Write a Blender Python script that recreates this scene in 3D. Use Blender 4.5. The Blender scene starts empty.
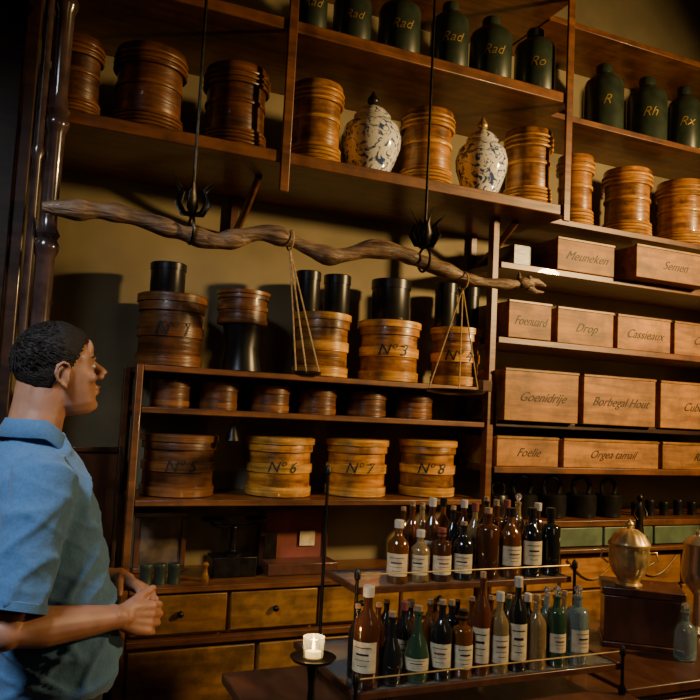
import bpy,bmesh,math,random
from mathutils import Vector,Matrix,noise
random.seed(4)
S=bpy.context.scene
def link(o):
    S.collection.objects.link(o);return o
# ---------------- camera model (room: back wall Y=0, X to the right, Z up)
D=3.05;H=1.6;F=750.0
psi,pit,rol=.4136,.08,.05
Fw=Vector((math.sin(psi)*math.cos(pit),math.cos(psi)*math.cos(pit),math.sin(pit)))
R0=Vector((math.cos(psi),-math.sin(psi),0));U0=R0.cross(Fw)
Rt=R0*math.cos(rol)+U0*math.sin(rol);Up=U0*math.cos(rol)-R0*math.sin(rol)
cd=bpy.data.cameras.new('camera');cam=link(bpy.data.objects.new('camera',cd))
cd.sensor_width=36;cd.lens=36*F/700;cd.clip_start=.05
M=Matrix((Rt,Up,-Fw)).transposed().to_4x4();M.translation=Vector((0,-D,H));cam.matrix_world=M
S.camera=cam
def ray(u,v): return Fw+Rt*((u-350)/F)+Up*((350-v)/F)
def P(u,v,dist):
    d=ray(u,v);k=dist/d.y
    return Vector((d.x*k,dist-D,H+d.z*k))
def dep(u,v,dist): return dist/ray(u,v).y
# ---------------- materials
def nm(name):
    m=bpy.data.materials.new(name);m.use_nodes=True
    n=m.node_tree.nodes;b=n['Principled BSDF'];return m,n,m.node_tree.links,b
def wood(name,c1,c2,rough=.45,sc=(3,3,30),jit=.25,bump=.15,coat=0.0,dirt=.5):
    m,n,l,b=nm(name)
    tc=n.new('ShaderNodeTexCoord');mp=n.new('ShaderNodeMapping');mp.inputs['Scale'].default_value=sc
    oi=n.new('ShaderNodeObjectInfo')
    no=n.new('ShaderNodeTexNoise');no.inputs['Scale'].default_value=2.2;no.inputs['Detail'].default_value=6;no.inputs['Distortion'].default_value=.6
    ad=n.new('ShaderNodeVectorMath');l.new(tc.outputs['Object'],ad.inputs[0])
    mu=n.new('ShaderNodeMath');mu.operation='MULTIPLY';mu.inputs[1].default_value=7;l.new(oi.outputs['Random'],mu.inputs[0]);l.new(mu.outputs[0],ad.inputs[1])
    l.new(ad.outputs[0],mp.inputs[0]);l.new(mp.outputs[0],no.inputs['Vector'])
    cr=n.new('ShaderNodeValToRGB');cr.color_ramp.elements[0].color=(*c1,1);cr.color_ramp.elements[1].color=(*c2,1)
    cr.color_ramp.elements[0].position=.3;cr.color_ramp.elements[1].position=.68
    l.new(no.outputs['Fac'],cr.inputs[0])
    n2=n.new('ShaderNodeTexNoise');n2.inputs['Scale'].default_value=9;n2.inputs['Detail'].default_value=7;n2.inputs['Roughness'].default_value=.65;l.new(ad.outputs[0],n2.inputs['Vector'])
    mr=n.new('ShaderNodeMapRange');mr.inputs[1].default_value=.36;mr.inputs[2].default_value=.58;mr.inputs[3].default_value=1-dirt;mr.inputs[4].default_value=1;l.new(n2.outputs['Fac'],mr.inputs[0])
    m2=n.new('ShaderNodeMath');m2.operation='MULTIPLY_ADD';m2.inputs[1].default_value=jit;m2.inputs[2].default_value=1-jit/2;l.new(oi.outputs['Random'],m2.inputs[0])
    m3=n.new('ShaderNodeMath');m3.operation='MULTIPLY';l.new(m2.outputs[0],m3.inputs[0]);l.new(mr.outputs[0],m3.inputs[1])
    hs=n.new('ShaderNodeHueSaturation');l.new(cr.outputs[0],hs.inputs['Color']);l.new(m3.outputs[0],hs.inputs['Value'])
    l.new(hs.outputs[0],b.inputs['Base Color']);b.inputs['Roughness'].default_value=rough
    bp=n.new('ShaderNodeBump');bp.inputs['Strength'].default_value=bump;bp.inputs['Distance'].default_value=.01
    l.new(no.outputs['Fac'],bp.inputs['Height']);l.new(bp.outputs[0],b.inputs['Normal'])
    b.inputs['Coat Weight'].default_value=coat
    return m
def plain(name,c,rough=.5,metal=0,var=.25,sc=12,bump=.0,coat=0,trans=0,emit=None,es=0,alpha=1,sheen=0):
    m,n,l,b=nm(name)
    tc=n.new('ShaderNodeTexCoord');no=n.new('ShaderNodeTexNoise');no.inputs['Scale'].default_value=sc;no.inputs['Detail'].default_value=5
    l.new(tc.outputs['Object'],no.inputs['Vector'])
    cr=n.new('ShaderNodeValToRGB')
    cr.color_ramp.elements[0].color=(*[x*(1-var) for x in c],1);cr.color_ramp.elements[1].color=(*[min(1,x*(1+var)) for x in c],1)
    cr.color_ramp.elements[0].position=.35;cr.color_ramp.elements[1].position=.65
    l.new(no.outputs['Fac'],cr.inputs[0]);l.new(cr.outputs[0],b.inputs['Base Color'])
    b.inputs['Roughness'].default_value=rough;b.inputs['Metallic'].default_value=metal;b.inputs['Coat Weight'].default_value=coat
    b.inputs['Transmission Weight'].default_value=trans;b.inputs['Sheen Weight'].default_value=sheen
    if emit: b.inputs['Emission Color'].default_value=(*emit,1);b.inputs['Emission Strength'].default_value=es
    if bump:
        bp=n.new('ShaderNodeBump');bp.inputs['Strength'].default_value=bump;bp.inputs['Distance'].default_value=.01
        l.new(no.outputs['Fac'],bp.inputs['Height']);l.new(bp.outputs[0],b.inputs['Normal'])
    return m
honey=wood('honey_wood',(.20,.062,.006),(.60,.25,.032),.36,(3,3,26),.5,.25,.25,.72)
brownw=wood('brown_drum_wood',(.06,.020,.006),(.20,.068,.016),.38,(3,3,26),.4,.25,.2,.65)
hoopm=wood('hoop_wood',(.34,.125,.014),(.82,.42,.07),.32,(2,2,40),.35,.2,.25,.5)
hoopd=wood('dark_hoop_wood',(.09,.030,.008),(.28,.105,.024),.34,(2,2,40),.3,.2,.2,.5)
shelfw=wood('shelf_wood',(.09,.027,.006),(.22,.074,.014),.40,(1.2,14,14),.1,.1,.15,.5)
frontw=wood('drawer_wood',(.20,.072,.009),(.42,.175,.026),.60,(2,12,16),.4,.1,.0,.5)
cabw=wood('cabinet_wood',(.17,.070,.010),(.36,.16,.026),.42,(2,12,14),.2,.1,.1,.6)
darkw=wood('dark_wood',(.018,.008,.005),(.05,.02,.010),.35,(3,3,12),.2,.1,.2,.3)
midw=wood('box_wood',(.06,.02,.010),(.13,.045,.02),.35,(8,3,3),.2,.1,.3,.3)
branchm=wood('branch_bark',(.07,.034,.016),(.34,.20,.10),.5,(5,30,30),0,.9,.1,.6)
plaster=plain('wall_plaster',(.20,.158,.083),.85,var=.25,sc=2.5,bump=.15)
ceilm=plain('ceiling_paint',(.16,.12,.07),.9,var=.1,sc=3)
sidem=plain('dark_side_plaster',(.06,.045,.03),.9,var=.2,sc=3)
floorm=wood('floor_boards',(.08,.035,.015),(.16,.075,.03),.4,(12,1,1),.1,.1)
black=plain('black_tin',(.012,.011,.011),.33,.3,var=.4)
iron=plain('iron',(.03,.026,.022),.4,.9,var=.4,sc=30,bump=.2)
greent=plain('green_tin',(.026,.038,.024),.36,.1,var=.35,coat=.25)
gold=plain('gold_paint',(.44,.28,.08),.4,.6,var=.2)
ink=plain('black_lettering',(.006,.004,.003),.6,var=.1)
brass=plain('brass',(.66,.46,.20),.36,.75,var=.3,sc=30)
silver=plain('silver',(.6,.55,.45),.26,.85,var=.1)
rope=plain('twine',(.46,.28,.10),.8,var=.3,sc=80)
paper=plain('label_paper',(.56,.46,.28),.75,var=.2,sc=40)
redp=plain('red_paper',(.18,.035,.02),.7,var=.2)
cork=plain('cork',(.32,.19,.09),.85,var=.3,sc=60,bump=.2)
whitecap=plain('white_cap',(.52,.46,.36),.4,var=.05)
greenpaint=plain('green_paint',(.09,.13,.075),.45,var=.25)
wax=plain('wax',(.85,.75,.5),.5,var=.05,emit=(1,.55,.15),es=1.4)
flame=plain('flame',(1,.7,.3),.5,emit=(1,.6,.2),es=50)
glassm=plain('clear_glass',(.85,.93,.9),.04,trans=.9,var=.02)
BC={'amber':plain('amber_glass',(.20,.06,.01),.08,var=.2,coat=.6,trans=.35),
 'brown':plain('brown_glass',(.06,.02,.008),.08,var=.2,coat=.6),
 'dark':plain('dark_glass',(.014,.013,.012),.07,var=.2,coat=.6),
 'green':plain('green_glass',(.05,.10,.05),.07,var=.2,coat=.6,trans=.4),
 'blue':plain('pale_blue_glass',(.35,.50,.50),.06,var=.1,coat=.5,trans=.75),
 'clear':plain('straw_liquid_glass',(.50,.33,.13),.07,var=.1,coat=.5,trans=.6),
 'red':plain('red_liquid_glass',(.14,.038,.012),.07,var=.1,coat=.6,trans=.3)}
shirtm=plain('blue_pique_cotton',(.060,.150,.30),.9,var=.10,sc=160,bump=.10,sheen=.15)
jeans=plain('navy_denim',(.02,.027,.05),.85,var=.2,sc=50)
skinm=plain('skin',(.34,.155,.09),.5,var=.14,sc=22,bump=.06)
lipm=plain('lips',(.24,.085,.065),.5,var=.08)
def hairmat():
    m,n,l,b=nm('dark_hair')
    tc=n.new('ShaderNodeTexCoord');mp=n.new('ShaderNodeMapping');mp.inputs['Scale'].default_value=(25,90,60);mp.inputs['Rotation'].default_value=(.3,.5,.2)
    no=n.new('ShaderNodeTexNoise');no.inputs['Scale'].default_value=4;no.inputs['Detail'].default_value=6
    l.new(tc.outputs['Object'],mp.inputs[0]);l.new(mp.outputs[0],no.inputs['Vector'])
    cr=n.new('ShaderNodeValToRGB');cr.color_ramp.elements[0].color=(.004,.003,.0025,1);cr.color_ramp.elements[1].color=(.024,.015,.010,1)
    l.new(no.outputs['Fac'],cr.inputs[0]);l.new(cr.outputs[0],b.inputs['Base Color']);b.inputs['Roughness'].default_value=.65;b.inputs['Specular IOR Level'].default_value=.3
    bp=n.new('ShaderNodeBump');bp.inputs['Strength'].default_value=.8;bp.inputs['Distance'].default_value=.006
    l.new(no.outputs['Fac'],bp.inputs['Height']);l.new(bp.outputs[0],b.inputs['Normal']);return m
hairm=hairmat()
eyew=plain('eye_white',(.4,.36,.3),.25,var=.02);eyed=plain('iris',(.03,.015,.008),.2,var=.02)
shoem=plain('shoe_leather',(.03,.018,.01),.35)
def delft():
    m,n,l,b=nm('delft_glaze')
    tc=n.new('ShaderNodeTexCoord');w=n.new('ShaderNodeTexNoise');w.inputs['Scale'].default_value=26;w.inputs['Detail'].default_value=3;w.inputs['Distortion'].default_value=2.2
    l.new(tc.outputs['Object'],w.inputs['Vector'])
    cr=n.new('ShaderNodeValToRGB');e=cr.color_ramp.elements
    e[0].color=(.05,.09,.26,1);e[0].position=.40;e[1].color=(.80,.78,.72,1);e[1].position=.48
    l.new(w.outputs['Fac'],cr.inputs[0]);l.new(cr.outputs[0],b.inputs['Base Color']);b.inputs['Roughness'].default_value=.12;b.inputs['Coat Weight'].default_value=.5
    return m
delftm=delft()
# ---------------- geometry builder
class G:
    def __init__(s): s.v=[];s.f=[]
    def add(s,v,f):
        k=len(s.v);s.v+= [tuple(x) for x in v];s.f+=[tuple(i+k for i in q) for q in f];return s
    def box(s,x0,x1,y0,y1,z0,z1):
        v=[(x0,y0,z0),(x1,y0,z0),(x1,y1,z0),(x0,y1,z0),(x0,y0,z1),(x1,y0,z1),(x1,y1,z1),(x0,y1,z1)]
        return s.add(v,[(3,2,1,0),(4,5,6,7),(0,1,5,4),(1,2,6,5),(2,3,7,6),(3,0,4,7)])
    def lathe(s,pr,seg=32,c=(0,0,0)):
        v=[];f=[];n=len(pr)
        for r,z in pr:
            for i in range(seg):
                a=2*math.pi*i/seg;v.append((c[0]+r*math.cos(a),c[1]+r*math.sin(a),c[2]+z))
        for j in range(n-1):
            for i in range(seg):
                i2=(i+1)%seg;f.append((j*seg+i,j*seg+i2,(j+1)*seg+i2,(j+1)*seg+i))
        f.append(tuple(range(seg-1,-1,-1)));f.append(tuple((n-1)*seg+i for i in range(seg)))
        return s.add(v,f)
    def torus(s,R,r,z=0,seg=32,k=8,c=(0,0),zs=1):
        v=[];f=[]
        for i in range(seg):
            a=2*math.pi*i/seg
            for j in range(k):
                b=2*math.pi*j/k;q=R+r*math.cos(b);v.append((c[0]+q*math.cos(a),c[1]+q*math.sin(a),z+zs*r*math.sin(b)))
        for i in range(seg):
            for j in range(k):
                i2=(i+1)%seg;j2=(j+1)%k;f.append((i*k+j,i2*k+j,i2*k+j2,i*k+j2))
        return s.add(v,f)
    def tube(s,pts,rad,seg=10,cap=True,flat=1):
        pts=[Vector(p) for p in pts];n=len(pts)
        if not hasattr(rad,'__len__'): rad=[rad]*n
        v=[];f=[];t=(pts[1]-pts[0]).normalized()
        nr=t.orthogonal().normalized()
        for i in range(n):
            t=(pts[min(i+1,n-1)]-pts[max(i-1,0)]).normalized()
            nr=(nr-t*nr.dot(t)).normalized();bn=t.cross(nr)
            for j in range(seg):
                a=2*math.pi*j/seg;v.append(pts[i]+(nr*math.cos(a)+bn*math.sin(a)*flat)*rad[i])
        for i in range(n-1):
            for j in range(seg):
                j2=(j+1)%seg;f.append((i*seg+j,i*seg+j2,(i+1)*seg+j2,(i+1)*seg+j))
        if cap: f.append(tuple(range(seg-1,-1,-1)));f.append(tuple((n-1)*seg+j for j in range(seg)))
        return s.add(v,f)
    def ell(s,c,r,rot=None,su=20,sv=12):
        v=[];f=[];c=Vector(c)
        for j in range(1,sv):
            th=math.pi*j/sv
            for i in range(su):
                a=2*math.pi*i/su
                p=Vector((r[0]*math.sin(th)*math.cos(a),r[1]*math.sin(th)*math.sin(a),-r[2]*math.cos(th)))
                if rot: p=rot@p
                v.append(c+p)
        for j in range(sv-2):
            for i in range(su):
                i2=(i+1)%su;f.append((j*su+i,j*su+i2,(j+1)*su+i2,(j+1)*su+i))
        f.append(tuple(range(su-1,-1,-1)));f.append(tuple((sv-2)*su+i for i in range(su)))
        return s.add(v,f)
    def loft(s,secs,seg=28,e=2.4):
        v=[];f=[]
        for cx,cy,z,rx,ry in secs:
            for i in range(seg):
                a=2*math.pi*i/seg;ca,sa=math.cos(a),math.sin(a)
                v.append((cx+rx*math.copysign(abs(ca)**(2/e),ca),cy+ry*math.copysign(abs(sa)**(2/e),sa),z))
        n=len(secs)
        for j in range(n-1):
            for i in range(seg):
                i2=(i+1)%seg;f.append((j*seg+i,j*seg+i2,(j+1)*seg+i2,(j+1)*seg+i))
        f.append(tuple(range(seg-1,-1,-1)));f.append(tuple((n-1)*seg+i for i in range(seg)))
        return s.add(v,f)
    def xf(s,M): s.v=[tuple(M@Vector(p)) for p in s.v];return s
    def obj(s,name,mat,parent=None,bevel=0,smooth=True,ang=35,loc=None,label=None):
        me=bpy.data.meshes.new(name);me.from_pydata(s.v,[],s.f);me.update()
        if smooth:
            me.polygons.foreach_set('use_smooth',[True]*len(me.polygons));me.set_sharp_from_angle(angle=math.radians(ang))
        me.materials.append(mat);o=link(bpy.data.objects.new(name,me))
        if bevel:
            b=o.modifiers.new('b','BEVEL');b.width=bevel;b.segments=2;b.limit_method='ANGLE'
        if parent: o.parent=parent
        if loc: o.location=loc
        if label: o['label']=label
        return o
def top(name,label,cat,loc=(0,0,0),group=None,rz=0):
    e=link(bpy.data.objects.new(name,None));e.empty_display_size=.05;e.location=loc;e.rotation_euler=(0,0,rz)
    e['label']=label;e['category']=cat
    if group:e['group']=group
    return e
def tag(o,label,cat,group=None):
    o['label']=label;o['category']=cat
    if group:o['group']=group
    return o
def struct(o): o['kind']='structure';return o
def text_geo(body,size,shear=0,wid=None):
    cu=bpy.data.curves.new('t','FONT');cu.body=body;cu.size=size;cu.shear=shear;cu.align_x='CENTER';cu.align_y='CENTER';cu.resolution_u=3
    cu.offset=0
    o=link(bpy.data.objects.new('t',cu));bpy.context.view_layer.update()
    me=bpy.data.meshes.new_from_object(o.evaluated_get(bpy.context.evaluated_depsgraph_get()))
    bm=bmesh.new();bm.from_mesh(me);bmesh.ops.remove_doubles(bm,verts=bm.verts,dist=1e-6)
    v=[tuple(q.co) for q in bm.verts];bm.verts.index_update();f=[tuple(q.index for q in p.verts) for p in bm.faces];bm.free()
    bpy.data.objects.remove(o);bpy.data.curves.remove(cu);bpy.data.meshes.remove(me)
    if wid and v:
        w=max(q[0] for q in v)-min(q[0] for q in v)
        if w>wid: v=[(q[0]*wid/w,q[1],0) for q in v]
    return v,f
def flat_text(body,size,x,y,z,mat,parent,shear=.35,wid=None):
    v,f=text_geo(body,size,shear,wid);g=G();g.add([(a+x,y,b+z) for a,b,c in v],f)
    return g.obj('lettering',mat,parent,smooth=False)
def curved_text(body,size,R,z,mat,parent,phi=0,shear=0,wid=None):
    v,f=text_geo(body,size,shear,wid);g=G()
    g.add([(R*math.sin(a/R+phi),-R*math.cos(a/R+phi),b+z) for a,b,c in v],f)
    return g.obj('lettering',mat,parent,smooth=False)
# ---------------- room
struct(G().box(-1.5,5.0,0,.15,0,4.2).obj('wall_back',plaster))
struct(G().box(-1.65,-1.5,-5,.15,0,4.2).obj('wall_left',sidem))
struct(G().box(5.0,5.15,-5,.15,0,4.2).obj('wall_right',sidem))
struct(G().box(-1.65,5.15,-5.15,-5,0,4.2).obj('wall_front',sidem))
struct(G().box(-1.65,5.15,-5.15,.15,-.1,0).obj('floor',floorm))
struct(G().box(-1.65,5.15,-5.15,.15,4.2,4.3).obj('ceiling',ceilm))
# ---------------- shelving
ZU=[3.0,2.51];TU=.045
YU=2.5-D;YL=2.7-D;YR=2.68-D
un=top('wall_shelving_unit','deep reddish-brown wooden shelving holding drums and jars','shelves',(0,0,0))
for z in [3.47]+ZU: G().box(.04,2.085,YU,-.002,z-TU,z).obj('shelf',shelfw,un,.004)
for x in (.807,2.06): G().box(x-.018,x+.018,YU-.012,YU+.0,2.36 if x<1 else 2.44,3.9).obj('upright',shelfw,un,.004)
for x in (.77,1.95):
    g=G();g.tube([(x,-.02,2.30),(x,-.10,2.32),(x,-.22,2.38),(x,-.36,2.462)],[.014,.016,.016,.014],8);g.box(x-.016,x+.016,-.03,-.003,2.26,2.462);g.obj('bracket',shelfw,un,.002)
XL0,XL1=.386,1.85
lo=top('lower_shelving_unit','dark wooden shelving with thin boards for drums','shelves',(0,0,0))
ZL=[1.725,1.577,1.252]
for z in ZL: G().box(XL0+.013,XL1-.018,YL,-.002,z-.022,z).obj('shelf',shelfw,lo,.003)
G().box(XL0-.012,XL0+.012,YL-.01,YL+.03,.0,1.725).obj('upright',shelfw,lo,.003)
G().box(XL0-.012,XL0+.012,-.035,-.002,.0,1.725).obj('upright',shelfw,lo,.003)
G().box(XL1-.017,XL1+.015,YL-.01,YL+.03,.0,2.464).obj('upright',shelfw,lo,.003)
# base cabinet
cb=top('base_cabinet','long wooden cabinet with small drawers above plank panels','cabinet',(0,0,0))
zt=.95
G().box(.405,1.828,YL+.032,-.002,0,zt-.022).obj('body',cabw,cb)
G().box(.403,1.830,YL-.002,-.002,zt-.021,zt).obj('cabinet_top',shelfw,cb,.003)
for i in range(4):
    x0=.415+i*.352;dr=G().box(x0,x0+.338,YL+.008,YL+.032,zt-.165,zt-.03).obj('drawer',cabw,cb,.004)
    k=G().ell((0,0,0),(.012,.014,.012),su=14,sv=8);k.xf(Matrix.Translation((x0+.17,YL-.002,zt-.095)));k.obj('knob',iron,dr)
G().box(.405,1.828,YL+.0,YL+.033,zt-.205,zt-.18).obj('moulding',shelfw,cb,.004)
for i in range(3):
    x0=.415+i*.47;G().box(x0,x0+.455,YL+.012,YL+.032,.08,zt-.22).obj('door',cabw,cb,.005)
# right unit
XR0,XR1=1.87,3.7
ru=top('drawer_shelving_unit','tall wooden shelving filled with labelled drawer boxes','shelves',(0,0,0))
ZR=[3.45,3.0,2.51,2.276,1.949,1.59,1.3935,1.16]
for z in ZR:
    x0=2.09 if z>2.4 else XR0
    G().box(x0,XR1,YR,-.002,z-.028,z).obj('shelf',shelfw if z!=1.59 else darkw,ru,.003)
G().box(XR1,XR1+.03,YR-.01,-.002,0,3.9).obj('upright',shelfw,ru,.003)
G().box(XR0,XR1-.002,YR+.03,-.002,0,1.02).obj('body',cabw,ru)
G().box(XR0,XR1-.002,YR-.03,-.002,1.021,1.04).obj('ledge',shelfw,ru,.004)
for i in range(6):
    x0=XR0+.008+i*.304
    G().box(x0,x0+.292,YR+.005,YR+.2,1.045,1.128).obj('drawer',greenpaint,ru,.004)
for i in range(5):
    x0=XR0+.01+i*.365
    d_=G().box(x0,x0+.35,YR+.008,YR+.029,.86,1.005).obj('drawer',frontw,ru,.004)
    g=G();n=14
    g.tube([(x0+.03+.29*t/n,YR+.004,.99-.09*math.sin(math.pi*t/n)) for t in range(n+1)],.005,6);g.obj('festoon_moulding',cabw,d_)
    G().box(x0,x0+.35,YR+.008,YR+.029,.1,.85).obj('door',cabw,ru,.004)
# ---------------- drums
def place(u,vt,vb,w,front,zs,gap=.03):
    r=.1;vm=(vt+vb)/2
    for _ in range(4): r=w/2*dep(u,vm,front+gap+r)/F
    d=front+gap+r;p=P(u,vm,d)
    zt_=P(u,vt,d-(r*.8 if vt<380 else -r*.3)).z
    return p.x,d-D,r,zt_-zs
def drum(u,vt,vb,w,front,zs,style='a',mat=honey,hm=hoopm,num=None,lab=None,grp=None,hfix=None):
    x,y,r,h=place(u,vt,vb,w,front,zs)
    if hfix:h=hfix
    r*=.97
    e=top('wooden_drum',lab or 'round honey-coloured wooden drum with lid and bent hoops','drum',(x,y,zs+.0005),grp,0)
    ph=math.atan2(-x,y+D)*.75
    rb=r*.90;lid=h*.24
    if style=='a':   # ribbed hoops at foot and lid
        G().lathe([(rb*.97,0),(rb,h*.02),(rb*.97,h*.5),(rb*.98,h-lid),(rb*.9,h-lid)]).obj('body',mat,e)
        G().lathe([(rb*1.0,h-lid),(rb*1.05,h-lid),(rb*1.06,h-.006),(rb*1.03,h),(rb*.2,h+.001)]).obj('lid',mat,e)
        for i in range(5): G().torus(rb*(1.05-.008*i),h*.021,h*.028+i*h*.046).obj('hoop',hm,e)
        for i in range(3): G().torus(rb*1.075,h*.018,h-lid*.94+i*lid*.26).obj('hoop',hm,e)
        G().torus(rb*1.0,h*.012,h*.56,zs=2.2).obj('hoop',hm,e)
    elif style=='b':  # broad bent-wood bands
        G().lathe([(rb*1.0,0),(rb*1.02,h*.02),(rb*1.0,h-lid),(rb*.9,h-lid)]).obj('body',mat,e)
        G().lathe([(rb*1.01,h-lid),(rb*1.075,h-lid),(rb*1.075,h-.005),(rb*1.05,h),(rb*.2,h+.001)]).obj('lid',mat,e)
        for z0,z1 in ((.01,.17),(.40,.56)):
            G().lathe([(rb*.99,h*z0),(rb*1.065,h*z0+.002),(rb*1.075,h*z1-.002),(rb*.99,h*z1)]).obj('hoop',hm,e)
        G().lathe([(rb*1.07,h-lid*.5),(rb*1.13,h-lid*.48),(rb*1.13,h-lid*.06),(rb*1.07,h-lid*.03)]).obj('hoop',hm,e)
        if num: curved_text(num,h*.26,rb*1.085,h*.5,ink,e,ph,.3)
    else:
        G().lathe([(rb,0),(rb,h*.7),(rb*.9,h*.7)]).obj('body',mat,e)
        G().lathe([(rb*1.01,h*.68),(rb*1.06,h*.68),(rb*1.06,h*.97),(rb,h),(rb*.2,h)]).obj('lid',mat,e)
        G().lathe([(rb*.99,h*.05),(rb*1.03,h*.06),(rb*1.03,h*.24),(rb*.99,h*.25)]).obj('hoop',hm,e)
    return x,y,r,zs+h+.001
g1='drums on the upper shelf'
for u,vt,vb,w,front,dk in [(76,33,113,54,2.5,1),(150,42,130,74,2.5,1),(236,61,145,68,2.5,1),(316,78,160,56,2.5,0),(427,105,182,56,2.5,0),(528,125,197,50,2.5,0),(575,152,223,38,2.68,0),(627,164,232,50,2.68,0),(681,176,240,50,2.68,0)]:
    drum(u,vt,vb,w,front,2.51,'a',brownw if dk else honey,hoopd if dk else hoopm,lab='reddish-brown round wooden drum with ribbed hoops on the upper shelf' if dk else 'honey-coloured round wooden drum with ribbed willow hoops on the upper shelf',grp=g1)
g2='numbered drums on the middle shelf'
tops={}
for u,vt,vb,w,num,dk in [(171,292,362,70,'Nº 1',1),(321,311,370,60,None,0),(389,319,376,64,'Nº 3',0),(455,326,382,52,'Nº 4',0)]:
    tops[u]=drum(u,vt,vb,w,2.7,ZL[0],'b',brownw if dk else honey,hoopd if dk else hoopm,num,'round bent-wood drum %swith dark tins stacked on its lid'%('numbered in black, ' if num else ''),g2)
def tin(x,y,z,r,h,name='round_tin',lab='plain black cylindrical tin with a flat lid',grp='black tins on the middle shelf',mat=black):
    e=top(name,lab,'tin',(x,y,z+.0005),grp)
    G().lathe([(r*.98,0),(r,.003),(r,h*.8),(r*.9,h*.8)]).obj('body',mat,e)
    G().lathe([(r*1.005,h*.78),(r*1.05,h*.78),(r*1.05,h-.003),(r,h),(r*.2,h)]).obj('lid',mat,e)
def tin_px(u,vt,w,base,y,dx=0):
    d=y+D;r=w/2*dep(u,vt,d)/F;tin(P(u,vt+15,d).x,y,base,r,P(u,vt,d).z-base)
t=tops[171];tin_px(168,264,34,t[3],t[1])
t=tops[321];tin_px(308,272,24,t[3],t[1]-.03);tin_px(337,276,26,t[3],t[1]+.02)
t=tops[389];tin_px(391,281,38,t[3],t[1])
t=tops[455];tin_px(446,284,22,t[3],t[1]-.02);tin_px(469,288,20,t[3],t[1]+.03)
x,y,r,h=place(243,290,368,50,2.7,ZL[0])
e=top('round_tin','flared black tin with waisted body carrying a small drum','tin',(x,y,ZL[0]+.0005),'black tins on the middle shelf')
ht=P(243,326,y+D).z-ZL[0]
G().lathe([(r*.80,0),(r*.82,.004),(r*.66,ht*.5),(r*.78,ht*.9),(r*.80,ht)]).obj('body',black,e)
drum(243,289,326,54,2.7,ZL[0]+ht+.001,'b',brownw,hoopd,None,'small brown round wooden drum standing on a black tin',g2)
g3='low round boxes under the middle shelf'
for u,w in [(170,44),(219,42),(271,42),(318,42),(367,44),(414,42)]:
    drum(u,378,406,w,2.74,ZL[1],'c',brownw,hoopd,None,'low dark-brown round chip-wood box',g3,hfix=.105)
g4='numbered drums on the lower shelf'
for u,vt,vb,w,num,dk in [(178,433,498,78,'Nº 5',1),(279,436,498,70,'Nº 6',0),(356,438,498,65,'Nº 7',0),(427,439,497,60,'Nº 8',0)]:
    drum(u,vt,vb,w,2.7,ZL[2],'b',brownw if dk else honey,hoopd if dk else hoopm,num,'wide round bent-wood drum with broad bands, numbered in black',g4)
# ---------------- delft jars
for u,vt,vb,w,cap in [(372,80,170,60,black),(482,107,190,52,brass)]:
    x,y,r,h=place(u,vt,vb,w,2.5,2.51)
    e=top('lidded_jar','white and blue painted faience jar with domed lid and finial','jar',(x,y,2.5105),'painted jars on the upper shelf')
    hb=h*.70
    G().lathe([(r*.62,0),(r*.66,hb*.03),(r*.60,hb*.08),(r*.78,hb*.25),(r*.97,hb*.5),(r,hb*.66),(r*.9,hb*.84),(r*.62,hb*.96),(r*.5,hb),(r*.3,hb)],40).obj('body',delftm,e,ang=60)
    G().lathe([(r*.52,hb+.001),(r*.62,hb+.004),(r*.58,hb+.012),(r*.42,hb+h*.09),(r*.20,hb+h*.13),(r*.09,hb+h*.15)],32).obj('lid',delftm,e,ang=60)
    G().lathe([(r*.09,hb+h*.15),(r*.19,hb+h*.17),(r*.20,hb+h*.21),(r*.10,hb+h*.255),(r*.03,hb+h*.30)],16).obj('finial',cap,e,ang=70)
# ---------------- green tins with gold script
g5='dark green apothecary tins with gold script'
for i,(u,vt,vb,w,front,tx) in enumerate([(312,-35,22,34,2.5,'Rad'),(353,-22,34,40,2.5,'Rad'),(400,-18,48,44,2.5,'Rad'),(450,-6,62,40,2.5,'Rad'),(491,8,73,44,2.5,'Rad'),(535,20,83,42,2.5,'Ro'),(604,55,122,40,2.68,'R'),(647,65,130,40,2.68,'Rh'),(684,77,138,32,2.68,'Rx'),(722,88,140,34,2.68,'')]):
    x,y,r,h=place(u,vt,vb,w,front,3.0);r*=.96;h=min(h,.36)
    e=top('apothecary_tin','dark green tin canister with sloping shoulders, small neck and gold script','canister',(x,y,3.0005),g5)
    G().lathe([(r*.97,0),(r,.004),(r,h*.70),(r*.93,h*.76),(r*.50,h*.86),(r*.38,h*.88),(r*.38,h*.90)],36).obj('body',greent,e)
    G().lathe([(r*.43,h*.885),(r*.44,h*.97),(r*.38,h),(r*.1,h)],24).obj('lid',greent,e)
    if tx: curved_text(tx,h*.19,r*1.006+.001,h*.42,gold,e,math.atan2(-x,y+D)*.8,.4)
# ---------------- labelled drawer boxes
def dbox(u0,u1,zs,h,text,out=0.0,dd=.30,grp=''):
    f=2.69-out
    def X(u):
        v=350.
        for _ in range(6):
            p=P(u,v,f);v+=(p.z-(zs+h/2))*F/dep(u,v,f)
        return P(u,v,f).x
    x0,x1=X(u0)+.004,X(u1)-.004;cx=(x0+x1)/2;hw=(x1-x0)/2
    e=top('drawer_box','honey-brown wooden drawer box with black handwritten-style script','drawer',(cx,f-D,zs+.0005),grp)
    G().box(-hw+.004,hw-.004,.016,dd,0,h-.008).obj('body',frontw,e)
    G().box(-hw,hw,0,.0155,0,h).obj('front_panel',frontw,e,.003)
    g=G();g.box(-hw-.002,hw+.002,-.004,.004,h-.012,h-.001);g.obj('rim',cabw,e,.002)
    flat_text(text,min(.058,h*.40),0,-.0015,h*.46,ink,e,.6,hw*1.6)
ga,gb,gc,gd=['script-labelled drawers, %s row'%s for s in ('top','second','third','bottom')]
dbox(557,615,2.276,.150,'Meuneken',.02,grp=ga);dbox(636,712,2.276,.155,'Semen',.10,grp=ga)
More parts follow.
